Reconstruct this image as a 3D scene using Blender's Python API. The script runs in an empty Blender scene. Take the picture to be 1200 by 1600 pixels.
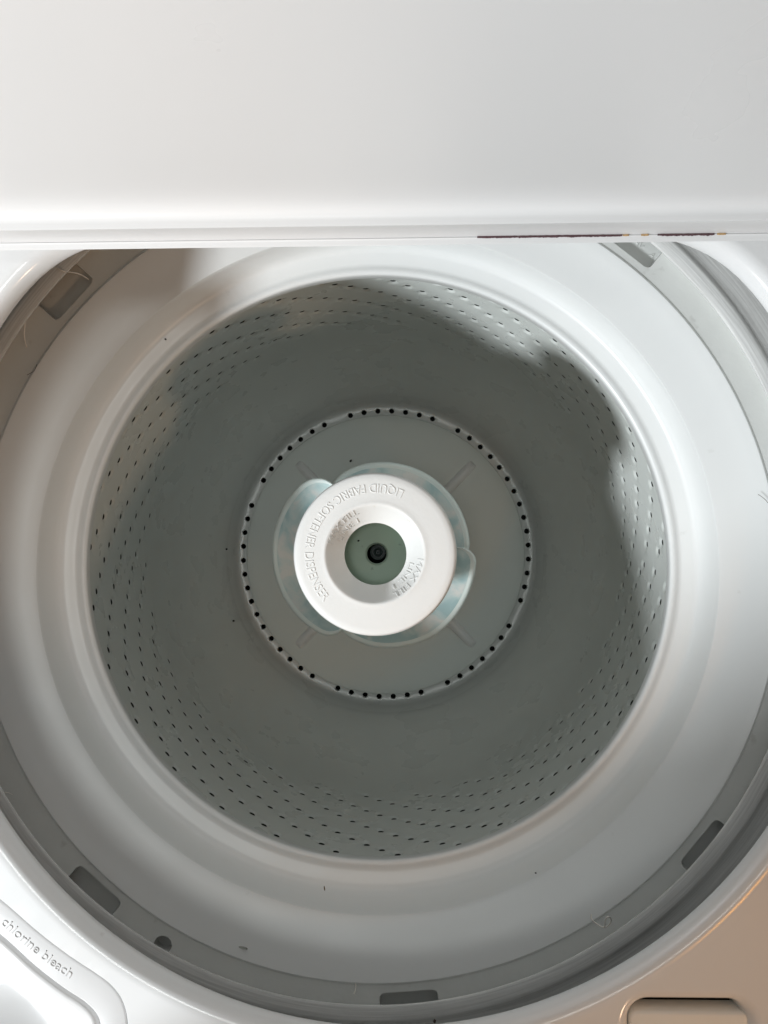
import bpy, bmesh, math, random
from math import sin, cos, pi, radians, sqrt, atan2
from mathutils import Vector, Matrix, noise
from mathutils.geometry import delaunay_2d_cdt
random.seed(7)
S = bpy.context.scene
COL = S.collection

# ------------------------------------------------------------------ camera
F, PX, PY, HC = 1202.0, 600.0, 800.0, 0.40        # focal length (px), principal point, camera height over the deck
v = Vector((18 / F, -46 / F, -1)).normalized()    # world "down" seen in camera axes
zw = -v
yw = (Vector((0, 1, 0)) - zw * zw.y).normalized()
xw = yw.cross(zw)
ROT = Matrix((xw, yw, zw))                        # camera -> world
cam = bpy.data.cameras.new("camera")
cam.sensor_fit = 'HORIZONTAL'; cam.sensor_width = 36.0; cam.lens = 36.0 * F / 1200.0
cam.clip_start = 0.01; cam.clip_end = 50
co = bpy.data.objects.new("camera", cam); COL.objects.link(co)
co.matrix_world = Matrix.Translation((0, 0, HC)) @ ROT.to_4x4()
S.camera = co

# ------------------------------------------------------------------ world, lamps, exposure
W = bpy.data.worlds.new("World"); S.world = W; W.use_nodes = True
bg = W.node_tree.nodes["Background"]
bg.inputs[0].default_value = (0.90, 0.97, 0.97, 1); bg.inputs[1].default_value = 0.19
S.view_settings.view_transform = 'Standard'; S.view_settings.look = 'None'
S.view_settings.exposure = 0.06; S.view_settings.gamma = 1

AIM = Vector((-0.011, -0.013, -0.08))
LAZ, LEL, LDIST = radians(216.5), radians(35.2), 1.9
LPOS = AIM + LDIST * Vector((cos(LEL) * cos(LAZ), cos(LEL) * sin(LAZ), sin(LEL)))
kl = bpy.data.lights.new("key_lamp", 'SPOT')
kl.energy = 163; kl.color = (0.915, 0.966, 1.0); kl.shadow_soft_size = 0.115
kl.spot_size = radians(80); kl.spot_blend = 0.3
ko = bpy.data.objects.new("key_lamp", kl); COL.objects.link(ko); ko.location = LPOS
ko.rotation_euler = (Vector((0, 0, 0.05)) - LPOS).to_track_quat('-Z', 'Y').to_euler()

def area(name, loc, aim, sx, sy, e, col):
    l = bpy.data.lights.new(name, 'AREA'); l.shape = 'RECTANGLE'; l.size = sx; l.size_y = sy
    l.energy = e; l.color = col
    o = bpy.data.objects.new(name, l); COL.objects.link(o); o.location = loc
    o.rotation_euler = (Vector(aim) - Vector(loc)).to_track_quat('-Z', 'Y').to_euler()
    return o
def spot(name, loc, aim, e, col, deg, blend, rad_):
    l = bpy.data.lights.new(name, 'SPOT'); l.energy = e; l.color = col
    l.spot_size = radians(deg); l.spot_blend = blend; l.shadow_soft_size = rad_
    o = bpy.data.objects.new(name, l); COL.objects.link(o); o.location = loc
    o.rotation_euler = (Vector(aim) - Vector(loc)).to_track_quat('-Z', 'Y').to_euler()
    return o
spot("overhead_fill", (-0.13, -0.03, 1.40), (-0.11, -0.05, 0), 11.5, (0.97, 1.0, 0.98), 25.5, 0.75, 0.16)  # added fill from above, its cone kept off the front right deck
spot("warm_room_lamp", (0.76, -1.00, 0.74), (0, 0, -0.05), 13.0, (1.0, 0.66, 0.42), 60, 0.4, 0.07)
spot("warm_deck_fill", (0.34, -0.33, 0.95), (0.22, -0.26, 0), 5.0, (1.0, 0.38, 0.0), 33, 0.8, 0.08)  # added warm light that browns the front right of the deck

# ------------------------------------------------------------------ helpers
def at(px, py, z):
    d = ROT @ Vector(((px - PX) / F, -(py - PY) / F, -1))
    t = (z - HC) / d.z
    return Vector((d.x * t, d.y * t, z))
def rad(rpx, z):
    return rpx * (HC - z) / F
ROOT = None
def link(name, me, mat, parent=None, sharp=None, smooth=True):
    me.name = name
    o = bpy.data.objects.new(name, me); COL.objects.link(o)
    if mat: me.materials.append(mat)
    if smooth:
        for p in me.polygons: p.use_smooth = True
        if sharp: me.set_sharp_from_angle(angle=radians(sharp))
    if parent:
        o.parent = parent
        o.matrix_parent_inverse = Matrix.Translation(-ROOT.location)
        if parent is not ROOT: o.matrix_parent_inverse = Matrix.Identity(4)
    return o
def mesh(bm, name="m", normals=True):
    if normals: bmesh.ops.recalc_face_normals(bm, faces=bm.faces)
    me = bpy.data.meshes.new(name); bm.to_mesh(me); bm.free(); return me
def loft(bm, rings, closed=True):
    L = [[bm.verts.new(p) for p in r] for r in rings]
    for a, b in zip(L, L[1:]):
        n = len(a)
        for i in range(n if closed else n - 1):
            j = (i + 1) % n
            bm.faces.new((a[i], a[j], b[j], b[i]))
    return L
def circ(cx, cy, z, r, n):
    return [Vector((cx + r * cos(2 * pi * i / n), cy + r * sin(2 * pi * i / n), z)) for i in range(n)]
def lathe(bm, prof, n=192):
    """prof: (cx, cy, z, r)"""
    return loft(bm, [circ(*p, n) for p in prof])
def smoothprof(pts, sub=5):
    """Catmull-Rom through tuples"""
    out = []
    for i in range(len(pts) - 1):
        p0 = pts[max(i - 1, 0)]; p1 = pts[i]; p2 = pts[i + 1]; p3 = pts[min(i + 2, len(pts) - 1)]
        for k in range(sub):
            t = k / sub
            out.append(tuple(0.5 * (2 * b + (c - a) * t + (2 * a - 5 * b + 4 * c - e) * t * t + (-a + 3 * b - 3 * c + e) * t ** 3)
                             for a, b, c, e in zip(p0, p1, p2, p3)))
    out.append(tuple(pts[-1])); return out
def closed_spline(pts, sub=8):
    n = len(pts); out = []
    for i in range(n):
        p0, p1, p2, p3 = pts[i - 1], pts[i], pts[(i + 1) % n], pts[(i + 2) % n]
        for k in range(sub):
            t = k / sub
            out.append(tuple(0.5 * (2 * b + (c - a) * t + (2 * a - 5 * b + 4 * c - e) * t * t + (-a + 3 * b - 3 * c + e) * t ** 3)
                             for a, b, c, e in zip(p0, p1, p2, p3)))
    return out
def ccw(pts):
    a = sum(p[0] * q[1] - q[0] * p[1] for p, q in zip(pts, pts[1:] + pts[:1]))
    return pts if a > 0 else pts[::-1]
def offset(pts, dist):
    """inward offset (dist > 0) of a CCW closed outline"""
    n = len(pts); out = []
    for i in range(n):
        a, b = pts[i - 1], pts[(i + 1) % n]
        t = Vector((b[0] - a[0], b[1] - a[1])).normalized()
        out.append((pts[i][0] - t.y * dist, pts[i][1] + t.x * dist))
    return out
def inside(p, poly):
    x, y = p; c = False; j = len(poly) - 1
    for i in range(len(poly)):
        xi, yi = poly[i]; xj, yj = poly[j]
        if (yi > y) != (yj > y) and x < (xj - xi) * (y - yi) / (yj - yi) + xi: c = not c
        j = i
    return c
def cdt_sheet(bounds, holes, extra=()):
    """bounds: closed outline (list of 2D), holes: list of outlines -> verts2d, tris without the holes"""
    pts, edges = [], []
    for loop in [bounds] + holes:
        s = len(pts); n = len(loop)
        pts += [Vector(p) for p in loop]
        edges += [(s + i, s + (i + 1) % n) for i in range(n)]
    pts += [Vector(p) for p in extra]
    V, E, Fc, *_ = delaunay_2d_cdt(pts, edges, [], 0, 1e-9)
    box = [(min(p[0] for p in h), max(p[0] for p in h), min(p[1] for p in h), max(p[1] for p in h)) for h in holes]
    keep = []
    for f in Fc:
        c = sum((V[i] for i in f), Vector((0, 0))) / len(f)
        bad = not inside(c, bounds)
        if not bad:
            for h, b in zip(holes, box):
                if b[0] < c.x < b[1] and b[2] < c.y < b[3] and inside(c, h): bad = True; break
        if not bad: keep.append(list(f))
    return V, keep

# ------------------------------------------------------------------ materials
def mat(name, col, rough=0.4, spec=0.5, coat=0.0, var=0.03, scale=30, bump=0.0, bscale=400, metal=0.0, rvar=0.05, sss=0.0, dirt=None):
    m = bpy.data.materials.new(name); m.use_nodes = True
    nt = m.node_tree; N = nt.nodes; L = nt.links
    b = N["Principled BSDF"]
    b.inputs["Specular IOR Level"].default_value = spec
    b.inputs["Metallic"].default_value = metal
    b.inputs["Coat Weight"].default_value = coat
    b.inputs["Coat Roughness"].default_value = 0.08
    if sss:
        b.inputs["Subsurface Weight"].default_value = sss
        b.inputs["Subsurface Radius"].default_value = (0.006, 0.008, 0.008)
        b.inputs["Subsurface Scale"].default_value = 1.0
    tc = N.new("ShaderNodeTexCoord")
    n1 = N.new("ShaderNodeTexNoise"); n1.inputs["Scale"].default_value = scale; n1.inputs["Detail"].default_value = 6
    L.new(tc.outputs["Object"], n1.inputs["Vector"])
    mx = N.new("ShaderNodeMix"); mx.data_type = 'RGBA'
    mx.inputs["A"].default_value = (*[c * (1 - var) for c in col], 1)
    mx.inputs["B"].default_value = (*[min(1, c * (1 + var)) for c in col], 1)
    L.new(n1.outputs["Fac"], mx.inputs["Factor"])
    out = mx.outputs["Result"]
    if dirt:                                   # sparse smudges: (colour, threshold, scale, strength)
        dc, th, ds, st = dirt
        n2 = N.new("ShaderNodeTexNoise"); n2.inputs["Scale"].default_value = ds; n2.inputs["Detail"].default_value = 8
        L.new(tc.outputs["Object"], n2.inputs["Vector"])
        mr = N.new("ShaderNodeMapRange"); mr.inputs["From Min"].default_value = th; mr.inputs["From Max"].default_value = th + 0.12
        mr.inputs["To Max"].default_value = st
        L.new(n2.outputs["Fac"], mr.inputs["Value"])
        m2 = N.new("ShaderNodeMix"); m2.data_type = 'RGBA'
        m2.inputs["B"].default_value = (*dc, 1)
        L.new(mr.outputs["Result"], m2.inputs["Factor"]); L.new(out, m2.inputs["A"])
        out = m2.outputs["Result"]
    L.new(out, b.inputs["Base Color"])
    nr = N.new("ShaderNodeTexNoise"); nr.inputs["Scale"].default_value = scale * 2.3; nr.inputs["Detail"].default_value = 4
    L.new(tc.outputs["Object"], nr.inputs["Vector"])
    mr = N.new("ShaderNodeMapRange"); mr.inputs["To Min"].default_value = max(0.02, rough - rvar); mr.inputs["To Max"].default_value = rough + rvar
    L.new(nr.outputs["Fac"], mr.inputs["Value"]); L.new(mr.outputs["Result"], b.inputs["Roughness"])
    if bump:
        nb = N.new("ShaderNodeTexNoise"); nb.inputs["Scale"].default_value = bscale; nb.inputs["Detail"].default_value = 3
        L.new(tc.outputs["Object"], nb.inputs["Vector"])
        bp = N.new("ShaderNodeBump"); bp.inputs["Strength"].default_value = bump; bp.inputs["Distance"].default_value = 0.001
        L.new(nb.outputs["Fac"], bp.inputs["Height"]); L.new(bp.outputs["Normal"], b.inputs["Normal"])
    return m
M = {}
def streak_mat():                              # worn plastic, scuffed along the rim
    m = mat("scuffed_rim_plastic", (0.76, 0.77, 0.75), 0.36, 0.5, 0.0, 0.05, 40, 0.12, 260, rvar=0.1)
    nt = m.node_tree; N = nt.nodes; L = nt.links; b = N["Principled BSDF"]
    tc = N.new("ShaderNodeTexCoord"); sx = N.new("ShaderNodeSeparateXYZ"); L.new(tc.outputs["Object"], sx.inputs[0])
    cx, cy = at(580, 882, -0.086).xy
    ox = N.new("ShaderNodeMath"); ox.operation = 'SUBTRACT'; ox.inputs[1].default_value = cx; L.new(sx.outputs[0], ox.inputs[0])
    oy = N.new("ShaderNodeMath"); oy.operation = 'SUBTRACT'; oy.inputs[1].default_value = cy; L.new(sx.outputs[1], oy.inputs[0])
    an = N.new("ShaderNodeMath"); an.operation = 'ARCTAN2'; L.new(oy.outputs[0], an.inputs[0]); L.new(ox.outputs[0], an.inputs[1])
    xx = N.new("ShaderNodeMath"); xx.operation = 'MULTIPLY'; L.new(ox.outputs[0], xx.inputs[0]); L.new(ox.outputs[0], xx.inputs[1])
    yy = N.new("ShaderNodeMath"); yy.operation = 'MULTIPLY_ADD'; L.new(oy.outputs[0], yy.inputs[0]); L.new(oy.outputs[0], yy.inputs[1]); L.new(xx.outputs[0], yy.inputs[2])
    rr = N.new("ShaderNodeMath"); rr.operation = 'SQRT'; L.new(yy.outputs[0], rr.inputs[0])
    cb = N.new("ShaderNodeCombineXYZ"); L.new(an.outputs[0], cb.inputs[0]); 
    r2 = N.new("ShaderNodeMath"); r2.operation = 'MULTIPLY'; r2.inputs[1].default_value = 130; L.new(rr.outputs[0], r2.inputs[0]); L.new(r2.outputs[0], cb.inputs[1])
    n = N.new("ShaderNodeTexNoise"); n.inputs["Scale"].default_value = 6; n.inputs["Detail"].default_value = 6; L.new(cb.outputs[0], n.inputs["Vector"])
    cr = N.new("ShaderNodeValToRGB"); e = cr.color_ramp.elements
    e[0].position = 0.35; e[0].color = (0.68, 0.68, 0.66, 1); e[1].position = 0.68; e[1].color = (0.88, 0.88, 0.86, 1)
    L.new(n.outputs["Fac"], cr.inputs["Fac"]); L.new(cr.outputs["Color"], b.inputs["Base Color"])
    return m
M['enamel'] = mat("white_enamel", (0.80, 0.80, 0.795), 0.16, 0.5, 0.0, 0.015, 12, 0.05, 60, rvar=0.03, dirt=((0.45, 0.40, 0.34), 0.74, 90, 0.35))
M['lid'] = mat("white_lid_enamel", (0.755, 0.748, 0.742), 0.30, 0.5, 0.0, 0.02, 5, 0.04, 50, rvar=0.09, dirt=((0.5, 0.46, 0.42), 0.77, 120, 0.3))
M['ring'] = mat("white_ring_plastic", (0.79, 0.80, 0.79), 0.31, 0.45, 0.0, 0.02, 18, 0.05, 120, dirt=((0.32, 0.29, 0.23), 0.72, 70, 0.35))
M['tub'] = mat("grey_tub_plastic", (0.66, 0.67, 0.65), 0.38, 0.45, 0.0, 0.06, 40, 0.12, 260, dirt=((0.20, 0.18, 0.15), 0.66, 60, 0.4))
M['rim'] = streak_mat()
M['basket'] = mat("basket_porcelain", (0.70, 0.725, 0.695), 0.28, 0.5, 0.0, 0.035, 11, 0.05, 90, rvar=0.04, dirt=((0.30, 0.30, 0.27), 0.74, 160, 0.12))
M['agitator'] = mat("agitator_plastic", (0.68, 0.72, 0.69), 0.42, 0.4, 0.0, 0.04, 22, 0.06, 150, dirt=((0.18, 0.18, 0.16), 0.76, 110, 0.4))
M['cap'] = mat("dispenser_cap_plastic", (0.75, 0.748, 0.732), 0.40, 0.4, 0.0, 0.02, 40, 0.10, 240, dirt=((0.50, 0.42, 0.28), 0.70, 120, 0.35))
M['cup'] = mat("dispenser_cup_plastic", (0.40, 0.50, 0.41), 0.5, 0.4, 0.0, 0.10, 60, 0.1, 200, dirt=((0.05, 0.06, 0.06), 0.66, 130, 0.7))
M['dark'] = mat("painted_cavity_shade", (0.02, 0.022, 0.02), 0.7, 0.3)  # near-black colour standing in for shade in enclosed gaps
M['drain'] = mat("dispenser_drain_rubber", (0.035, 0.05, 0.05), 0.5, 0.4)
M['bleach'] = mat("bleach_dispenser_plastic", (0.66, 0.655, 0.65), 0.30, 0.45, 0.0, 0.02, 30, 0.04, 200)
M['cream'] = mat("latch_plastic", (0.88, 0.88, 0.84), 0.4, 0.4, 0.0, 0.04, 60, 0.05, 200)
M['rust'] = mat("rust_stain", (0.10, 0.055, 0.06), 0.85, 0.2, 0.0, 0.6, 900, 0.5, 900)
M['orange'] = mat("orange_rust", (0.46, 0.30, 0.15), 0.85, 0.2, 0.0, 0.4, 900, 0.4, 900)
M['hair'] = mat("pale_fibre", (0.86, 0.82, 0.76), 0.6, 0.3, 0.0, 0.1, 200)
M['brownhair'] = mat("brown_fibre", (0.10, 0.075, 0.06), 0.6, 0.3, 0.0, 0.1, 200)
M['speck'] = mat("dark_debris", (0.03, 0.026, 0.026), 0.8, 0.2, 0.0, 0.3, 900)
M['grime'] = mat("brown_grime", (0.16, 0.115, 0.06), 0.9, 0.1, 0.0, 0.5, 700, 0.5, 900)
M['smudge'] = mat('grey_smudge', (0.50, 0.50, 0.46), 0.7, 0.2, 0.0, 0.2, 300)
M['body'] = mat("cabinet_paint", (0.78, 0.775, 0.765), 0.3, 0.5)
M['wall'] = mat('brown_blocker_paint', (0.48, 0.27, 0.13), 0.7, 0.3, 0.0, 0.05, 10, 0.1, 120)  # colour of the added blocker panels
M['floor'] = mat("floor_covering", (0.30, 0.24, 0.18), 0.6, 0.3, 0.0, 0.15, 6, 0.1, 50)
# frosted teal vane plastic with residue streaks
def vane_mat():
    m = mat("frosted_teal_plastic", (0.42, 0.54, 0.52), 0.45, 0.4, 0, 0.05, 40, 0.08, 200, sss=0.25)
    nt = m.node_tree; N = nt.nodes; L = nt.links; b = N["Principled BSDF"]
    tc = N.new("ShaderNodeTexCoord")
    n = N.new("ShaderNodeTexNoise"); n.inputs["Scale"].default_value = 55; n.inputs["Detail"].default_value = 5; n.inputs["Distortion"].default_value = 0.6
    L.new(tc.outputs["Object"], n.inputs["Vector"])
    cr = N.new("ShaderNodeValToRGB")
    e = cr.color_ramp.elements
    e[0].position = 0.38; e[0].color = (0.40, 0.56, 0.57, 1)
    e[1].position = 0.66; e[1].color = (0.70, 0.72, 0.69, 1)
    k = e.new(0.52); k.color = (0.54, 0.66, 0.65, 1)
    L.new(n.outputs["Fac"], cr.inputs["Fac"]); L.new(cr.outputs["Color"], b.inputs["Base Color"])
    return m
M['vane'] = vane_mat()
M['vane_rim'] = mat('frosted_rim_plastic', (0.70, 0.78, 0.75), 0.4, 0.45, 0, 0.04, 60, 0.05, 200, sss=0.2)

# ------------------------------------------------------------------ the machine's root
FLOOR_Z = -0.93
ROOT = bpy.data.objects.new("washing_machine", None); COL.objects.link(ROOT)
ROOT.location = (-0.011, -0.013, FLOOR_Z)
ROOT["label"] = "white top-loading washing machine with raised lid, open drum and central agitator"
ROOT["category"] = "washing machine"

# ------------------------------------------------------------------ z levels (deck top = 0)
Z_STRIP, Z_FLANGE = -0.079, -0.0994
Z_RING = -0.098                                  # balance ring outer edge
Z_LIP = -0.1385
K = 1.1166
def zk(z): return HC - (HC - z) * K
RW = 0.211 * K
def axis(z):                                     # drum axis: through the rim centre and the floor centre
    a = at(588.5, 879.5, Z_LIP); b = at(602, 864, zk(-0.45))
    t = (z - a.z) / (b.z - a.z); p = a.lerp(b, t); return p.x, p.y

# ------------------------------------------------------------------ balance ring (top of the basket)
def RP(rpx, z, c=None):
    if c is None: x, y = axis(z)
    else: p = at(c[0], c[1], z); x, y = p.x, p.y
    return (x, y, z, rad(rpx, z))
co_ = (585.5, 894); ci_ = (588.5, 880); cm_ = (587, 886)
prof = [
    RP(640, Z_RING - 0.045, co_), RP(629.5, Z_RING - 0.010, co_), RP(629.3, Z_RING - 0.0022, co_), RP(628.6, Z_RING - 0.0008, co_), RP(626.5, Z_RING, co_),
    RP(622, Z_RING - 0.0004, co_), RP(606, Z_RING - 0.0030, (585.8, 893)), RP(585, Z_RING - 0.0060, (586, 891.5)), RP(556, Z_RING - 0.0096, (586.8, 889)),
    RP(538, Z_RING - 0.0114, cm_), RP(533, Z_RING - 0.0122, cm_), RP(530.3, Z_RING - 0.0136, cm_),
    RP(527, Z_RING - 0.0170, (587.2, 885)), RP(519, Z_RING - 0.0240, (587.5, 884)), RP(509, Z_RING - 0.0320, (588, 883)), RP(502, Z_RING - 0.0366, (588, 882)),
    RP(496, Z_RING - 0.0388, (588.3, 881.5)), RP(489, Z_RING - 0.0396, ci_), RP(481, Z_RING - 0.0402, ci_), RP(474, Z_LIP - 0.0008, ci_), RP(470, Z_LIP - 0.0009, ci_),
    RP(467, Z_LIP - 0.0004, ci_), RP(464.5, Z_LIP + 0.0003, ci_), RP(461, Z_LIP + 0.0004, ci_), RP(457.5, Z_LIP - 0.0003, ci_), RP(455.2, Z_LIP - 0.0016, ci_),
    RP(454, Z_LIP - 0.0040, ci_), RP(450, Z_LIP - 0.010, ci_)]
bm = bmesh.new()
x, y = axis(Z_LIP - 0.02)
lathe(bm, prof + [(x, y, Z_LIP - 0.018, 0.212), (x, y, Z_LIP - 0.021, RW + 0.002)], 256)
basket_root = None
# ------------------------------------------------------------------ basket wall with pressed perforations

NSEG = 240
Z0, Z1 = zk(-0.105), zk(-0.292)
def wallpt(u, s):                                # u metres round, s = z
    th = u / RW; x, y = axis(s)
    return Vector((x + RW * cos(th), y + RW * sin(th), s))
holes = []
for k in range(30):
    for i in range(-1, 15):
        th = radians(105.6 + 11.72 * k * 1.0238 - 3.1 * i)
        dcol = math.degrees(th) % 360
        if dcol < 82: dcol_off = 0.0
        th = th % (2 * pi)
        dz = 0.562 + 0.0089 * i
        s = HC - dz * K
        u = th * RW
        if s > Z0 - 0.006 or s < Z1 + 0.006: continue
        if u < 0.006 or u > 2 * pi * RW - 0.006: u = 0.0062 if u < 0.006 else 2 * pi * RW - 0.0062
        holes.append((u, s))
NP = 10
def ring2(u, s, r, n=NP): return [(u + r * cos(2 * pi * i / n), s + r * sin(2 * pi * i / n)) for i in range(n)]
RO = 0.0054
U = 2 * pi * RW
nz = 14
bnd = [(U * i / NSEG, Z1) for i in range(NSEG)] + [(U, Z1 + (Z0 - Z1) * j / nz) for j in range(nz)] + \
      [(U - U * i / NSEG, Z0) for i in range(NSEG)] + [(0, Z0 - (Z0 - Z1) * j / nz) for j in range(nz)]
grid = {}
for (u, s) in holes: grid.setdefault((int(u / 0.02), int(s / 0.02)), []).append((u, s))
extra = []
for i in range(1, NSEG):
    for j in range(1, nz):
        p = (U * i / NSEG, Z1 + (Z0 - Z1) * j / nz)
        g = (int(p[0] / 0.02), int(p[1] / 0.02)); ok = True
        for a in (-1, 0, 1):
            for b in (-1, 0, 1):
                for h in grid.get((g[0] + a, g[1] + b), ()):
                    if (h[0] - p[0]) ** 2 + (h[1] - p[1]) ** 2 < (RO * 1.35) ** 2: ok = False
        if ok: extra.append(p)
V2, T2 = cdt_sheet(bnd, [ring2(u, s, RO) for u, s in holes], extra)
wb = bmesh.new()
vs = [wb.verts.new(wallpt(p.x, p.y)) for p in V2]
for f in T2: wb.faces.new([vs[i] for i in f])
for (u, s) in holes:                             # the dimple: pressed outwards, open in the middle
    x, y = axis(s)
    L = []
    for r, dep in ((RO, 0), (RO * 0.88, 0.00018), (RO * 0.70, 0.00075), (RO * 0.58, 0.00125), (RO * 0.48, 0.00150)):
        ring = []
        for (a, b) in ring2(u, s, r):
            th = a / RW; ring.append(Vector((x + (RW + dep) * cos(th), y + (RW + dep) * sin(th), b)))
        L.append(ring)
    loft(wb, L)
# bowl below the perforated wall, floor channel, inner floor
fl = zk(-0.452)
rfl = rad(246, fl)
bowl = smoothprof([(-0.292, 0.211), (-0.325, 0.2095), (-0.365, 0.2035), (-0.405, 0.193), (-0.432, 0.183), (-0.446, 0.1765), (-0.4515, rfl / K)], 4)
bl = []
for (z, r) in bowl:
    if z > -0.2921: z = -0.292
    z = zk(z); r = r * K
    x, y = axis(z); bl.append((x, y, z, r))
x, y = axis(fl)
bl += [(x, y, fl - 0.0030, rfl - 0.0022), (x, y, fl - 0.0110, rfl - 0.0050), (x, y, fl - 0.0165, rfl - 0.0078), (x, y, fl - 0.0180, rfl - 0.0105)]
lathe(wb, bl, NSEG)
# channel floor with the row of drain holes (perforated ring)
rc = rfl - 0.0105; fz = fl - 0.0180; ri = 0.10
rh = rad(222.5, fl - 0.0180)
gaps = {65, 110, 155, 245, 290, 335}
fh = []
for k in range(64):
    a = 65 + 5.625 * k
    if round(a % 360, 3) in gaps: continue
    fh.append((x + rh * cos(radians(a)), y + rh * sin(radians(a))))
x, y = axis(fl)
outl = [(x + rc * cos(2 * pi * i / NSEG), y + rc * sin(2 * pi * i / NSEG)) for i in range(NSEG)]
inl = [(x + ri * cos(2 * pi * i / 96), y + ri * sin(2 * pi * i / 96)) for i in range(96)]
fhl = [[(a + 0.0033 * cos(2 * pi * i / 12), b + 0.0033 * sin(2 * pi * i / 12)) for i in range(12)] for a, b in fh]
Vf, Tf = cdt_sheet(outl, [inl] + fhl)
vs = [wb.verts.new((p.x, p.y, fz)) for p in Vf]
for f in Tf: wb.faces.new([vs[i] for i in f])
for h in fhl: loft(wb, [[Vector((a, b, fz)) for a, b in h], [Vector((a, b, fz - 0.006)) for a, b in h]])
bmesh.ops.remove_doubles(wb, verts=wb.verts, dist=2e-6)
basket = link("basket", mesh(wb), M['basket'], ROOT, 50)
link("balance_ring", mesh(bm), M['ring'], basket, 42)
# outer tub, coloured near black for the shade behind the perforations
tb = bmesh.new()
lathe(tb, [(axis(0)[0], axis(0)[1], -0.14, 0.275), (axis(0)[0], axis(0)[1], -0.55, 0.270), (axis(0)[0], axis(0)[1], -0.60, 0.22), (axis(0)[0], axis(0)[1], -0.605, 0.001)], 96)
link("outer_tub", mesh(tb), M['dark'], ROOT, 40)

# ------------------------------------------------------------------ tub ring: raised strip + lower flange with slots
tr = bmesh.new()
cS = (580, 882); cF = (583, 886)
tprof = [RP(840, Z_STRIP - .012, cS), RP(770, Z_STRIP - .0050, cS), RP(730, Z_STRIP - .0030, cS), RP(712, Z_STRIP - .0024, cS), RP(703, Z_STRIP - .0020, cS), RP(699, Z_STRIP - 0.0010, cS), RP(696, Z_STRIP - 0.0001, cS), RP(693, Z_STRIP, cS),
         RP(676, Z_STRIP - 0.0003, cS), RP(672.5, Z_STRIP - 0.001, cS), RP(671.3, Z_STRIP - 0.0025, cS), RP(671, Z_STRIP - 0.006, cS), RP(676, Z_FLANGE, cS)]
tq = bmesh.new(); lathe(tq, tprof, 224)
pf = at(cF[0], cF[1], Z_FLANGE)
def fpol(u, r):                                  # u = degrees, r metres
    return (pf.x + r * cos(radians(u)), pf.y + r * sin(radians(u)))
sc = rad(1, Z_FLANGE)
slot_outl = []
SLOTS = [5.5, 51.2, 95.5, 138.3, 184.5, 229.3, 274.8, 320.0]
for a in SLOTS:
    r_in, r_out, hw, cr_ = 646 * sc, 690 * sc, 3.95, 9.0 * sc
    if a == 138.3: r_in = 634 * sc
    if a == 51.2: r_in = 636 * sc
    if a == 229.3: r_in = 643 * sc
    if a in (274.8, 320.0): r_in = 648.5 * sc
    pts = []
    wv = radians(hw) * 650 * sc
    for (cxx, cyy, a0) in ((-wv + cr_, cr_, 180), (wv - cr_, cr_, 270)):
        for q in range(6):
            t = radians(a0 + 90 * q / 5)
            pts.append((cxx + cr_ * cos(t), cyy + cr_ * sin(t)))
    pts += [(wv, r_out - r_in), (-wv, r_out - r_in)]
    t = radians(a - 90)                          # local y = outward
    loop = [(pf.x + (r_in + p[1]) * cos(radians(a)) + p[0] * cos(t), pf.y + (r_in + p[1]) * sin(radians(a)) + p[0] * sin(t)) for p in pts]
    slot_outl.append(ccw(loop))
rh_c = fpol(240.9, 664 * sc)
round_hole = [(rh_c[0] + 0.0058 * cos(2 * pi * i / 24), rh_c[1] + 0.0058 * sin(2 * pi * i / 24)) for i in range(24)]
o1 = [fpol(360 * i / 224, 712 * sc) for i in range(224)]
pr = at(co_[0], co_[1], Z_RING)
i1 = [(pr.x + rad(626, Z_RING) * cos(2 * pi * i / 224), pr.y + rad(626, Z_RING) * sin(2 * pi * i / 224)) for i in range(224)]
Vt, Tt = cdt_sheet(o1, [i1] + slot_outl + [round_hole])
vs = [tr.verts.new((p.x, p.y, Z_FLANGE)) for p in Vt]
for f in Tt: tr.faces.new([vs[i] for i in f])
tub_ring = link("tub_ring", mesh(tr), M['tub'], ROOT, 38)
link("tub_rim", mesh(tq), M['rim'], tub_ring, 40)
for lp, a in zip(slot_outl, SLOTS):
    b = bmesh.new(); dp = 0.0072
    L = loft(b, [[Vector((p[0], p[1], Z_FLANGE)) for p in offset(lp, -0.0003)], [Vector((p[0], p[1], Z_FLANGE - 0.0008)) for p in lp],
                 [Vector((p[0], p[1], Z_FLANGE - dp)) for p in offset(lp, 0.0006)]])
    b.faces.new(L[-1])
    link("slot", mesh(b), M['tub'], tub_ring, 40)
b = bmesh.new()
L = loft(b, [[Vector((p[0], p[1], Z_FLANGE)) for p in round_hole], [Vector((p[0], p[1], Z_FLANGE - 0.010)) for p in round_hole]])
b.faces.new(L[-1]); link("round_hole", mesh(b), M['tub'], tub_ring, 40)

# ------------------------------------------------------------------ agitator: base skirt, ribs, column, vanes
CAPZ = zk(-0.066)
def agax(z):
    a = at(585.5, 865.5, CAPZ); b_ = at(602, 865, zk(-0.445))
    p = a.lerp(b_, (z - a.z) / (b_.z - a.z)); return p.x, p.y
AG = bpy.data.objects.new("agitator", None)
ab = bmesh.new()
sk = [(-0.4500, 214), (-0.4455, 216.5), (-0.4425, 217), (-0.4408, 216), (-0.4396, 213), (-0.4375, 205), (-0.4330, 180), (-0.4260, 150), (-0.415, 125), (-0.395, 105), (-0.36, 92), (-0.30, 84), (-0.20, 76), (-0.11, 72)]
sk = [(zk(z), r) for z, r in sk]
P = []
for z, r in smoothprof(sk, 3):
    xx, yy = agax(z); P.append((xx, yy, z, rad(r, z)))
lathe(ab, P, 160)
agit = link("agitator", mesh(ab), M['agitator'], ROOT, 40)
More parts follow.
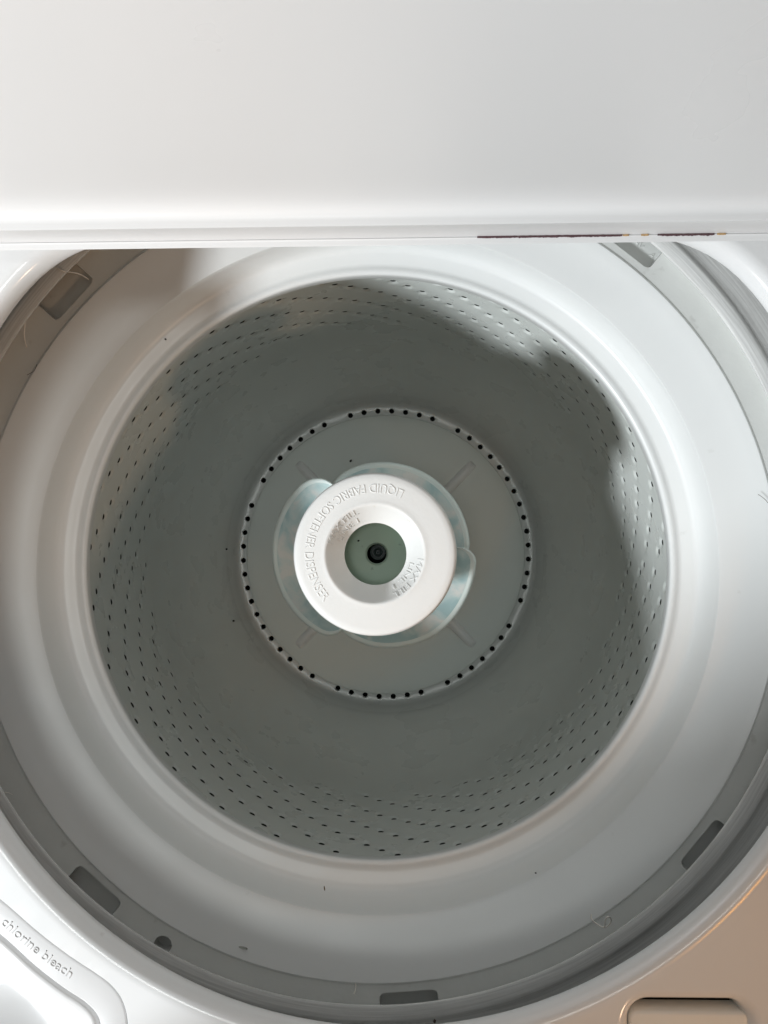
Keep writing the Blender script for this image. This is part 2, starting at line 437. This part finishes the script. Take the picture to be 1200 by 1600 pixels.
def skz(rpx):                                    # skirt height at an image radius
    for (za, ra), (zb, rb) in zip(sk, sk[1:]):
        if rb <= rpx <= ra and ra > rb: return za + (zb - za) * (ra - rpx) / (ra - rb)
    return sk[0][0]
for a in (45.5, 134.0, 226.5, 314.0):
    b = bmesh.new(); rings = []
    for q in range(15):
        rp = 198 - q * 6.5
        z = skz(rp) - 0.001; xx, yy = agax(z); R = rad(rp, z)
        h = 0.0085 * min(1, q / 2.5 + 0.12); w = 0.0048
        dv = Vector((cos(radians(a)), sin(radians(a)), 0)); nv = Vector((-dv.y, dv.x, 0))
        c = Vector((xx, yy, z)) + dv * R
        rings.append([c + nv * w * 1.3, c + nv * w * 0.8 + Vector((0, 0, h * 0.7)), c + nv * w * 0.35 + Vector((0, 0, h * 0.97)), c + Vector((0, 0, h * 1.03)), c - nv * w * 0.35 + Vector((0, 0, h * 0.97)), c - nv * w * 0.8 + Vector((0, 0, h * 0.7)), c - nv * w * 1.3])
    L = loft(b, rings, False); b.faces.new(L[0]); b.faces.new(L[-1])
    link("rib", mesh(b), M['ring'], agit, 75)
def vane(a0, a1, z0, z1, rfun):
    b = bmesh.new(); rings = []; n = 64
    for q in range(n + 1):
        t = q / n; a = radians(a0 + (a1 - a0) * t); z = zk(z0 + (z1 - z0) * t)
        xx, yy = agax(z); ro = rad(rfun(t) * 1.02, z); r_in = 0.030
        dv = Vector((cos(a), sin(a), 0)); c = Vector((xx, yy, z)); th = 0.0016
        sec = [(r_in, th), (ro - 0.0085, th), (ro - 0.0050, th * 0.9), (ro - 0.0036, th * 1.5), (ro - 0.0022, th * 1.9), (ro - 0.0008, th * 1.6), (ro, th * 0.4), (ro - 0.0004, -th * 1.2), (ro - 0.002, -th * 1.6), (r_in, -th)]
        # the vane cups gently downwards towards its edge
        rings.append([c + dv * r + Vector((0, 0, h - 9.0 * max(0, r - 0.045) ** 2 * 1.6)) for r, h in sec])
    L = loft(b, rings); b.faces.new(L[0]); b.faces.new(L[-1][::-1])
    for i in range(n):                           # the thick pale edge bead
        for j in (2, 3, 4, 5, 6):
            for f in L[i][j].link_faces:
                vs_ = set(f.verts)
                if L[i][j] in vs_ and L[i + 1][j] in vs_ and L[i][j + 1] in vs_: f.material_index = 1
    o = link("vane", mesh(b), M['vane'], agit, 60)
    o.data.materials.append(M['vane_rim'])
    return o
def tip(t, w, lo):                               # rounded end
    return lo + (1 - lo) * sqrt(max(0.0, 1 - (1 - min(1, t / w)) ** 2))
vane(-6, 128, -0.160, -0.128, lambda t: (141 + 5 * sin(pi * min(1, t * 1.2))) * tip(1 - t, 0.22, 0.80) * tip(t, 0.10, 0.80))
vane(121, 246, -0.104, -0.140, lambda t: (141 + 24 * sin(pi * (0.15 + 0.85 * t) ** 0.9) ** 0.8 + 8 * t) * tip(t, 0.14, 0.72) * tip(1 - t, 0.10, 0.78))
vane(236, 366, -0.150, -0.112, lambda t: (137 + 20 * min(1, t * 1.9) - 2 * t) * tip(1 - t, 0.09, 0.72) * tip(t, 0.3, 0.85))

# ------------------------------------------------------------------ softener dispenser (cap on the agitator)
def CP(r, z, c=(585.5, 865.5)):
    xx, yy = agax(z); return (xx, yy, z, rad(r * 1.025, CAPZ))
def funnel_z(r):                                 # r in image px
    pts = [(127.5, CAPZ - 0.0150), (127.2, CAPZ - 0.0125), (125.6, CAPZ - 0.0060), (124.2, CAPZ - 0.0026), (122.4, CAPZ - 0.0008), (119.0, CAPZ), (100, CAPZ + 0.0003), (84, CAPZ + 0.0004), (80, CAPZ + 0.0006),
           (77, CAPZ + 0.0008), (74.5, CAPZ + 0.0003), (72, CAPZ - 0.0012), (66, CAPZ - 0.0056), (58, CAPZ - 0.0108), (51, CAPZ - 0.0150), (49, CAPZ - 0.0158)]
    for (ra, za), (rb, zb) in zip(pts, pts[1:]):
        if rb <= r <= ra: return za + (zb - za) * (ra - r) / (ra - rb)
    return CAPZ
cb = bmesh.new()
rr = [127.5, 127.2, 126.4, 125.6, 124.9, 124.2, 123.4, 122.4, 121, 119, 112, 100, 90, 84, 81, 79, 77.4, 76.2, 75.2, 74.2, 72.8, 71, 68, 64, 60, 56, 53, 51, 49.8, 49]
cp = [CP(124, CAPZ - 0.0165)] + [CP(r, funnel_z(r)) for r in rr]
cp += [CP(48.6, CAPZ - 0.0166), CP(48.8, CAPZ - 0.0176), CP(52, CAPZ - 0.018)]
lathe(cb, cp, 160)
cap = link("softener_dispenser", mesh(cb), M['cap'], ROOT, 40)
cz = zk(-0.110)
b = bmesh.new()
x1, y1 = agax(CAPZ - 0.02); x2, y2 = agax(cz)
lathe(b, [(x1, y1, CAPZ - 0.0175, 0.030), (x1, y1, CAPZ - 0.03, 0.036), (x2, y2, cz + 0.004, 0.034), (x2, y2, cz, 0.030), (x2, y2, cz - 0.0004, 0.0085), (x2, y2, cz - 0.002, 0.0072)], 64)
cup = link("cup", mesh(b), M['cup'], cap, 40)
dx = at(590.5, 863, cz)
b = bmesh.new()
lathe(b, [(dx.x, dx.y, cz + 0.0012, 0.0056), (dx.x, dx.y, cz + 0.0014, 0.0050), (dx.x, dx.y, cz - 0.004, 0.0048), (dx.x, dx.y, cz - 0.004, 0.0036), (dx.x, dx.y, cz - 0.0002, 0.0033), (dx.x, dx.y, cz, 0.0029), (dx.x, dx.y, cz - 0.0006, 0.0023), (dx.x, dx.y, cz - 0.004, 0.0016), (dx.x, dx.y, cz - 0.004, 0.0009), (dx.x, dx.y, cz - 0.001, 0.0007), (dx.x, dx.y, cz - 0.0008, 0.0002)], 40)
link("drain_valve", mesh(b), M['drain'], cap, 40)

# ------------------------------------------------------------------ raised lettering
def text_mesh(s, size, extrude, bevel=0.0, spacing=1.0, off=0.0):
    cu = bpy.data.curves.new("t", 'FONT'); cu.body = s; cu.size = size; cu.extrude = extrude; cu.bevel_depth = bevel; cu.bevel_resolution = 1
    cu.offset = off; cu.space_character = spacing; cu.resolution_u = 3
    o = bpy.data.objects.new("t", cu); COL.objects.link(o)
    bpy.context.view_layer.update()
    me = bpy.data.meshes.new_from_object(o.evaluated_get(bpy.context.evaluated_depsgraph_get()))
    bpy.data.objects.remove(o); bpy.data.curves.remove(cu)
    return me
def bend_text(s, size_px, a0, a1, rbase, z_of, inward, name, parent, m, lift=0.0001, extrude=0.00034):
    me = text_mesh(s, 1.0, 0.004, 0.026, 1.0, -0.016)
    xs = [q.co.x for q in me.vertices]; x0, x1_ = min(xs), max(xs)
    for q in me.vertices:
        t = (q.co.x - x0) / (x1_ - x0)
        a = radians(a0 + (a1 - a0) * t)
        r = rbase + (-1 if inward else 1) * q.co.y * size_px
        z = z_of(r); xx, yy = agax(z); R = rad(r * 1.025, CAPZ)
        q.co = Vector((xx + R * cos(a), yy + R * sin(a), z + lift + q.co.z / 0.030 * extrude))
    return link(name, me, m, parent, 35)
# reads counter-clockwise, letter tops towards the centre
bend_text("LIQUID FABRIC SOFTENER DISPENSER", 19.0, 65.0, 223.5, 106.5, funnel_z, True, "lettering", cap, M['cap'])
for (a0, a1) in ((167.5, 112.0), (-6.0, -66.5)):
    bend_text("MAX FILL", 11.5, a0, a1, 66.0, funnel_z, False, "lettering", cap, M['cap'], 0.0003, 0.0006)
    bend_text("LINE 1", 10.0, a0 - 8, a1 + 5, 55.0, funnel_z, False, "lettering", cap, M['cap'], 0.0003, 0.0006)

# ------------------------------------------------------------------ top deck
c0 = at(602, 872, -0.0100)
ZE = -0.0100
def r_open(a):                                   # opening outline: round, flattened along the back
    r = rad(713, ZE); s_ = sin(a)
    if s_ > 0:
        q = rad(522, ZE) / max(s_, 1e-3); p = 14.0
        r = (r ** -p + q ** -p) ** (-1 / p)
    return r
NO = 300
edge = [(c0.x + r_open(2 * pi * i / NO) * cos(2 * pi * i / NO), c0.y + r_open(2 * pi * i / NO) * sin(2 * pi * i / NO)) for i in range(NO)]
edge = ccw(edge)
bleach_px = [(-230, 1260), (-160, 1296), (-90, 1340), (0, 1404.5), (60, 1456), (110, 1494), (148, 1519), (172, 1537), (189, 1558), (198.5, 1585), (200, 1615), (196, 1665), (182, 1712), (140, 1745), (60, 1760), (-100, 1762), (-250, 1755), (-310, 1715), (-325, 1620), (-325, 1400), (-310, 1300), (-280, 1262)]
bo = ccw([tuple(at(p[0], p[1], 0).xy) for p in closed_spline(bleach_px, 6)])
def rrect(x0, y0, x1, y1, r, n=8):
    out = []
    for cx_, cy_, a0 in ((x1 - r, y1 - r, 0), (x0 + r, y1 - r, 90), (x0 + r, y0 + r, 180), (x1 - r, y0 + r, 270)):
        for q in range(n + 1):
            t = radians(a0 + 90 * q / n); out.append((cx_ + r * cos(t), cy_ + r * sin(t)))
    return out
pa, pb = at(966, 1706, 0), at(1192, 1549, 0)
po = ccw(rrect(pa.x, pa.y, pb.x, pb.y, 0.0165))
DX, DYF, DYB = 0.343, -0.375, 0.30
rectb = rrect(-DX, DYF, DX, DYB, 0.02)
db = bmesh.new()
hole1 = offset(edge, -0.0095)
Vd, Td = cdt_sheet(ccw(rectb), [hole1, bo, po])
vs = [db.verts.new((p.x, p.y, 0)) for p in Vd]
for f in Td: db.faces.new([vs[i] for i in f])
def lip(outline, prof, bmx, cap_floor=False):    # prof: (inward offset, z)
    L = loft(bmx, [[Vector((p[0], p[1], z)) for p in offset(outline, o)] for o, z in prof])
    if cap_floor: bmx.faces.new(L[-1])
    return L
lip(edge, [(-0.0095, 0), (-0.0078, -0.00012), (-0.0060, -0.0005), (-0.0042, -0.0013), (-0.0026, -0.0027), (-0.0013, -0.0047), (-0.0005, -0.0068), (-0.0001, -0.0085), (0, -0.0100), (-0.0004, -0.0106), (-0.0014, -0.0108), (-0.0022, -0.0100), (-0.006, -0.006)], db)
lip(bo, [(0, 0), (0.0003, -0.0003), (0.0004, -0.003)], db)
lip(po, [(0, 0), (0.0012, -0.0001), (0.0026, -0.0006), (0.0040, -0.0016), (0.0054, -0.0034), (0.0066, -0.0060), (0.0076, -0.0095), (0.0084, -0.0130), (0.0088, -0.0250)], db)
lip(rectb, [(0, 0), (-0.003, -0.0006), (-0.006, -0.003), (-0.0075, -0.007), (-0.0078, -0.04)], db)
bmesh.ops.remove_doubles(db, verts=db.verts, dist=1e-6)
deck = link("top_deck", mesh(db), M['enamel'], ROOT, 45)
w = deck.modifiers.new("wn", 'WEIGHTED_NORMAL'); w.keep_sharp = True; w.weight = 80
# bleach dispenser insert: flat band, groove, basin
bi_px = [(-270, 1345), (-200, 1345), (-140, 1368), (-80, 1402), (0, 1458), (56, 1508), (100, 1542), (132, 1563), (152, 1583), (160, 1606), (158, 1650), (146, 1688), (110, 1708), (40, 1716), (-100, 1718), (-230, 1712), (-272, 1680), (-284, 1600), (-284, 1440), (-282, 1370)]
bi = ccw([tuple(at(p[0], p[1], 0).xy) for p in closed_spline(bi_px, 6)])
b = bmesh.new()
ZB = -0.0005
lip(bo, [(0.0010, -0.004), (0.0009, -0.0009), (0.0013, ZB - 0.0001), (0.0020, ZB)], b)
Vb, Tb = cdt_sheet(offset(bo, 0.0020), [bi])
vs = [b.verts.new((p.x, p.y, ZB)) for p in Vb]
for f in Tb: b.faces.new([vs[i] for i in f])
L = lip(bi, [(0, ZB), (0.0007, ZB - 0.0002), (0.0014, ZB - 0.0010), (0.0019, ZB - 0.0028), (0.0024, -0.0050), (0.0031, -0.0056), (0.0039, -0.0050), (0.0044, -0.0038), (0.0052, -0.0030), (0.0064, -0.0029), (0.0085, -0.0034)], b)
last = offset(bi, 0.0085)
cxm = sum(p[0] for p in last) / len(last); cym = sum(p[1] for p in last) / len(last)
rings = []
for k, z in ((0.93, -0.0046), (0.84, -0.0068), (0.72, -0.0100), (0.58, -0.0150), (0.40, -0.0205), (0.2, -0.023)):
    rings.append([Vector((cxm + (p[0] - cxm) * k, cym + (p[1] - cym) * k, z)) for p in last])
L2 = loft(b, [[Vector((p[0], p[1], -0.0034)) for p in last]] + rings); b.faces.new(L2[-1])
bmesh.ops.remove_doubles(b, verts=b.verts, dist=1e-6)
bleach = link("bleach_dispenser", mesh(b), M['bleach'], ROOT, 45)
# lettering along the dispenser band
path = [Vector((x_, 1443.5 + 0.932 * x_ - 0.00124 * x_ * x_)) for x_ in range(-200, 160, 2)]
cum = [0]
for p, q in zip(path, path[1:]): cum.append(cum[-1] + (q - p).length)
def on_path(s_):
    for i in range(len(path) - 1):
        if cum[i + 1] >= s_:
            t = (s_ - cum[i]) / (cum[i + 1] - cum[i]); p = path[i].lerp(path[i + 1], t); dd = (path[i + 1] - path[i]).normalized(); return p, dd
    return path[-1], (path[-1] - path[-2]).normalized()
def s_at_x(xp):
    return min(range(len(path)), key=lambda i: abs(path[i].x - xp))
def path_text(s_, x_from, x_to, size, name):
    me = text_mesh(s_, 1.0, 0.004, 0.030, 1.0, -0.020)
    xs = [q.co.x for q in me.vertices]; xa, xb_ = min(xs), max(xs)
    sa, sb = cum[s_at_x(x_from)], cum[s_at_x(x_to)]
    for q in me.vertices:
        p, dd = on_path(sa + (sb - sa) * (q.co.x - xa) / (xb_ - xa))
        up = Vector((dd.y, -dd.x))
        pp = p + up * (q.co.y * size)
        w_ = at(pp.x, pp.y, 0)
        q.co = Vector((w_.x, w_.y, ZB + 0.00002 + q.co.z / 0.034 * 0.00036))
    return link(name, me, M['bleach'], bleach, 35)
path_text("chlorine bleach", 0, 108, 21, "lettering")
path_text("liquid", -62, -11, 21, "lettering")
# latch strike in the pocket
la, lb = at(985, 1690, -0.004), at(1170, 1583, -0.004)
b = bmesh.new()
ol = ccw(rrect(la.x, la.y, lb.x, lb.y, 0.004))
lip(ol, [(0, -0.015), (0, -0.0055), (0.0006, -0.0044), (0.0016, -0.004)], b, True)
link("latch_cover", mesh(b), M['cream'], deck, 40)

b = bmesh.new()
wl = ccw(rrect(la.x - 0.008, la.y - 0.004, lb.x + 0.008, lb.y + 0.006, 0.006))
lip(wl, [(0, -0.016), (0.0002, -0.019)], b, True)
link("latch_gap_shade", mesh(b), M['dark'], deck, 40)  # near-black sheet, painted shade for the gap round the latch

# ------------------------------------------------------------------ cabinet
b = bmesh.new()
cab = rrect(-DX - 0.004, DYF - 0.004, DX + 0.004, DYB + 0.004, 0.02)
loft(b, [[Vector((p[0], p[1], z)) for p in cab] for z in (-0.008, -0.05, -0.90, FLOOR_Z)])
link("cabinet", mesh(b), M['body'], ROOT, 40)

# ------------------------------------------------------------------ raised lid
def lidpt(py, Y):
    d_ = ROT @ Vector((0, -(py - PY) / F, -1)); t = Y / d_.y
    return (Y, HC + d_.z * t)
LP = [(0.0, 0.156, 0.012), ]
prof = []
pA = lidpt(383.5, 0.1476)
prof += [(pA[0] + 0.0075, pA[1] - 0.011), (pA[0] + 0.0040, pA[1] - 0.0065), (pA[0] + 0.0010, pA[1] - 0.0016), (pA[0] + 0.0003, pA[1] - 0.0005)]
for py, Y in ((383.5, 0.1476), (382.5, 0.1479), (380, 0.1487), (376, 0.1500), (374, 0.15065), (373, 0.1509), (372.5, 0.15112), (372.0, 0.15138), (371.6, 0.15165), (369, 0.1518), (362, 0.1515), (356, 0.1510), (353.5, 0.1508), (352, 0.1509), (351, 0.1512),
              (349.5, 0.1517), (347, 0.1525), (344, 0.1535), (341, 0.1545), (337, 0.1557), (332, 0.1570), (326, 0.1583), (319, 0.1594), (311, 0.1602), (302, 0.1608), (292, 0.1612)):
    prof.append(lidpt(py, Y))
yz = prof[-1]
for k in range(1, 13):
    h = 0.03 * k; prof.append((yz[0] + 0.0006 * min(1, k / 2) + h * 0.085, yz[1] + h))
yt, zt = prof[-1]
prof += [(yt + 0.004, zt + 0.01), (yt + 0.016, zt + 0.013), (yt + 0.030, zt + 0.008), (yt + 0.032, zt), (0.196, 0.03), (0.190, 0.016), (0.178, 0.006), (prof[0][0] + 0.006, prof[0][1] - 0.0008)]
b = bmesh.new()
xsn = [-0.292, -0.288, -0.275] + [-0.25 + 0.025 * i for i in range(21)] + [0.275, 0.288, 0.292]
rings = []
for xx in xsn:
    yo = xx * 0.0092                              # the lid sits a touch askew on its hinges
    k = 0.006 if abs(xx) > 0.29 else (0.0015 if abs(xx) > 0.28 else 0)
    rings.append([Vector((xx, y_ + yo + k, z_ - yo * 0.35)) for y_, z_ in prof])
L = loft(b, rings); b.faces.new(L[0]); b.faces.new(L[-1][::-1])
lid = link("lid", mesh(b), M['lid'], ROOT, 40)
# rust along the flange edge (paint worn off)
def rust(x0, x1, hw, m, name, seed):
    b = bmesh.new(); top = []; n = int((x1 - x0) / 0.0006) + 2
    for i in range(n):
        xx = x0 + (x1 - x0) * i / (n - 1); yo = xx * 0.0092
        e = min(1, i / 3, (n - 1 - i) / 3)
        q = noise.noise(Vector((xx * 900, seed, 0))); q2 = noise.noise(Vector((xx * 500, seed + 9, 3)))
        q = 0.6 * q + 0.5 * noise.noise(Vector((xx * 210, seed + 4, 0))) + 0.35 * noise.noise(Vector((xx * 2100, seed, 5)))
        hh = max(0.02, (0.55 + q * 1.4) * hw) * min(1, i / (n * 0.25) + 0.25) * e
        ya, za = lidpt(373.3 + hh, 0.15088 - hh * 0.00033); yb, zb = lidpt(372.9 - q2 * 0.3, 0.15098)
        up = 0.00022
        top.append((Vector((xx, ya + yo - up, za - yo * 0.35 + up)), Vector((xx, yb + yo - up, zb - yo * 0.35 + up))))
    rows = [[p[0] + Vector((0, 0.0006, -0.0006)) for p in top], [p[0] for p in top], [p[1] for p in top], [p[1] + Vector((0, 0.0008, 0.0)) for p in top]]
    loft(b, rows, False)
    return link(name, mesh(b), m, lid)
def X(px, Y=0.151, z=0.024): return (px - 618) / F * (HC - z)
rust(X(748), X(978), 1.0, M['rust'], "rust_streak", 1)
rust(X(979), X(989), 0.4, M['orange'], "rust_streak", 2)
rust(X(1008), X(1020), 0.4, M["orange"], "rust_streak", 7)
rust(X(1034), X(1124), 1.3, M['rust'], "rust_streak", 3)
rust(X(1128), X(1142), 0.45, M['orange'], "rust_streak", 4)

# moulded mark in one slot
def slot_text(s_, px, py, size, ang):
    me = text_mesh(s_, 1.0, 0.03, 0.012)
    z = Z_FLANGE - 0.0071
    c = at(px, py, z); k = rad(size, z); r = radians(ang)
    for q in me.vertices:
        xx, yy = q.co.x * k, q.co.y * k
        q.co = Vector((c.x + xx * cos(r) - yy * sin(r), c.y + xx * sin(r) + yy * cos(r), z + q.co.z / 0.042 * 0.0005))
    link("moulded_mark", me, M['tub'], tub_ring, 35)
slot_text("CAV", 985, 372, 12, -52)
slot_text("A", 1014, 399, 11, -52)

# ------------------------------------------------------------------ lint, hairs, specks (loose things lying on the machine)
def strand(pts, rad_, m, label, cat="hair", group=None):
    cu = smoothprof(pts, 6); b = bmesh.new(); rings = []
    for i, p in enumerate(cu):
        p = Vector(p); t = (Vector(cu[min(i + 1, len(cu) - 1)]) - Vector(cu[max(i - 1, 0)])).normalized()
        n1 = t.cross(Vector((0.1, 0.2, 1))).normalized(); n2 = t.cross(n1)
        r = rad_ * (1 if 0 < i < len(cu) - 1 else 0.3)
        rings.append([p + (n1 * cos(a) + n2 * sin(a)) * r for a in (0, pi / 2, pi, 3 * pi / 2)])
    L = loft(b, rings); b.faces.new(L[0]); b.faces.new(L[-1][::-1])
    o = link("lint_strand", mesh(b), m); o["label"] = label; o["category"] = cat
    o["group"] = group or "lint strands lying in the machine"
    return o
def A3(px, py, z): return tuple(at(px, py, z))
zs = Z_STRIP + 0.0006; zf = Z_FLANGE + 0.0008
strand([A3(88, 418, zs + .001), A3(98, 423, zs + .0005), A3(108, 425, Z_STRIP - .005), A3(120, 427, Z_STRIP - .011), A3(130, 431, Z_STRIP - .015), A3(139, 437, zf)], 0.00045, M['hair'], "pale wispy hair hanging across the slot at upper left")
strand([A3(40, 494, Z_STRIP - 0.001), A3(39, 508, Z_STRIP - .006), A3(38, 522, Z_STRIP - .011), A3(39, 533, Z_STRIP - .015), A3(42, 543, zf)], 0.00045, M['hair'], "long pale hair below the upper left slot")
strand([A3(924, 1428, zf), A3(924, 1435, zf + .001), A3(928, 1440, Z_STRIP - .012), A3(936, 1446, Z_STRIP - .005), A3(944, 1449, zs), A3(945, 1441, zs + .002), A3(948, 1434, zs + .003), A3(952, 1433, zs + .003), A3(955, 1438, zs + .001), A3(950, 1447, zs), A3(940, 1449, zs)], 0.00045, M['hair'], "curled white thread on the tub rim at lower right", "thread")
strand([A3(555, 1536, zf), A3(556, 1542, zf + .001), A3(555, 1548, zf + .004), A3(553, 1553, Z_STRIP - .005)], 0.00045, M['hair'], "short pale fibre left of the bottom slot", "thread")
strand([A3(58, 569, Z_RING + .0008), A3(56, 574, Z_RING + .0010), A3(53, 580, Z_RING + .0010), A3(48, 583, Z_RING + .0009), A3(42, 586, Z_RING + .0009)], 0.00018, M['brownhair'], "tiny dark curled hair on the left of the white ring")
strand([A3(1184, 772, Z_RING + .0004), A3(1190, 776, Z_RING + .001), A3(1196, 781, Z_RING + .0012), A3(1200, 786, Z_RING + .0012)], 0.00018, M['brownhair'], "thin grey hair at the right edge of the white ring")
strand([A3(8, 1238, zs), A3(14, 1239, Z_STRIP - .005), A3(20, 1242, Z_STRIP - .010)], 0.00018, M['hair'], "faint pale fibre on the tub rim at far left", "thread")
def speck(px, py, z, sx, sy, ang, label, m='speck', cat="speck", name="debris_speck", th=0.5):
    b = bmesh.new(); bmesh.ops.create_icosphere(b, subdivisions=2, radius=1.0)
    c = at(px, py, z); k = rad(1, z)
    for q in b.verts:
        f = 1 + 0.35 * noise.noise(q.co * 1.7 + Vector((px, py, 0)))
        xx, yy = q.co.x * sx * k * f, q.co.y * sy * k * f; r = radians(ang)
        q.co = Vector((c.x + xx * cos(r) - yy * sin(r), c.y + xx * sin(r) + yy * cos(r), z + q.co.z * min(sx, sy) * k * th))
    o = link(name, mesh(b), M[m]); o["label"] = label; o["category"] = cat; o["group"] = "specks of dirt on the machine"
    return o
speck(258.5, 530, Z_LIP + 0.002, 2.0, 1.3, -35, "black speck on the ring step at upper left")
speck(679, 1595.5, -0.0006, 2.2, 3.2, 0, "dark paint chip on the front lip of the opening", cat="paint chip")
speck(837, 1364, Z_RING - 0.003, 1.6, 1.2, 0, "black speck at lower right of the white ring")
speck(507, 1388, Z_RING - 0.0185, 1.0, 4.2, 8, "brown crumb on the ring step at the bottom", 'grime', "crumb")
speck(430, 1073, zk(-0.430), 2.2, 1.6, 30, "dark speck on the drum floor at lower left")
speck(365, 970, zk(-0.4255), 2.0, 1.6, 10, "dark speck on the drum wall left of the agitator base")
speck(354, 858, zk(-0.4105), 1.8, 1.5, 10, "small dark speck on the drum wall far left of the agitator")
speck(548, 720, zk(-0.4245), 2.4, 1.6, 40, "black crumb on the agitator base above the cap", cat="crumb")
speck(560, 845, cz + 0.0006, 1.9, 1.5, 20, "dark speck inside the dispenser cup")
speck(380, 1481, Z_RING - 0.0001, 7, 2.4, -15, "grey smudge at the bottom left of the white ring", 'smudge', "smudge", th=0.03)
for (px, py, sx, sy, a, t) in ((38, 1203, 9, 2.2, -58, "left edge"), (126, 1322, 9, 1.8, -48, "lower left edge")):
    speck(px, py, Z_RING - 0.0012, sx, sy, a, "brown grime along the %s of the white ring" % t, 'grime', "grime", th=0.5)

# ------------------------------------------------------------------ floor the machine stands on
b = bmesh.new()
for p in ((-2, -2), (2, -2), (2, 2), (-2, 2)): b.verts.new((p[0], p[1], FLOOR_Z))
b.verts.ensure_lookup_table(); b.faces.new(b.verts)
fo = link("floor", mesh(b), M['floor']); fo["kind"] = "structure"; fo["label"] = "dim floor beneath the washing machine"

# added unseen brown panels where a person stood, shading and tinting the deck
b = bmesh.new()
ol = ccw([(-0.345, -0.395), (0.12, -0.395), (0.12, -0.455), (-0.345, -0.455)])
L = loft(b, [[Vector((p[0], p[1], z)) for p in ol] for z in (FLOOR_Z + 0.004, 1.2)]); b.faces.new(L[-1])
ol = ccw([(0.352, -0.385), (0.352, 0.02), (0.40, 0.02), (0.40, -0.385)])
L = loft(b, [[Vector((p[0], p[1], z)) for p in ol] for z in (FLOOR_Z + 0.004, 1.2)]); b.faces.new(L[-1])
wo = link("wall", mesh(b), M['wall']); wo["kind"] = "structure"; wo["label"] = "added unseen brown blocker panels in front and to the right of the washing machine"
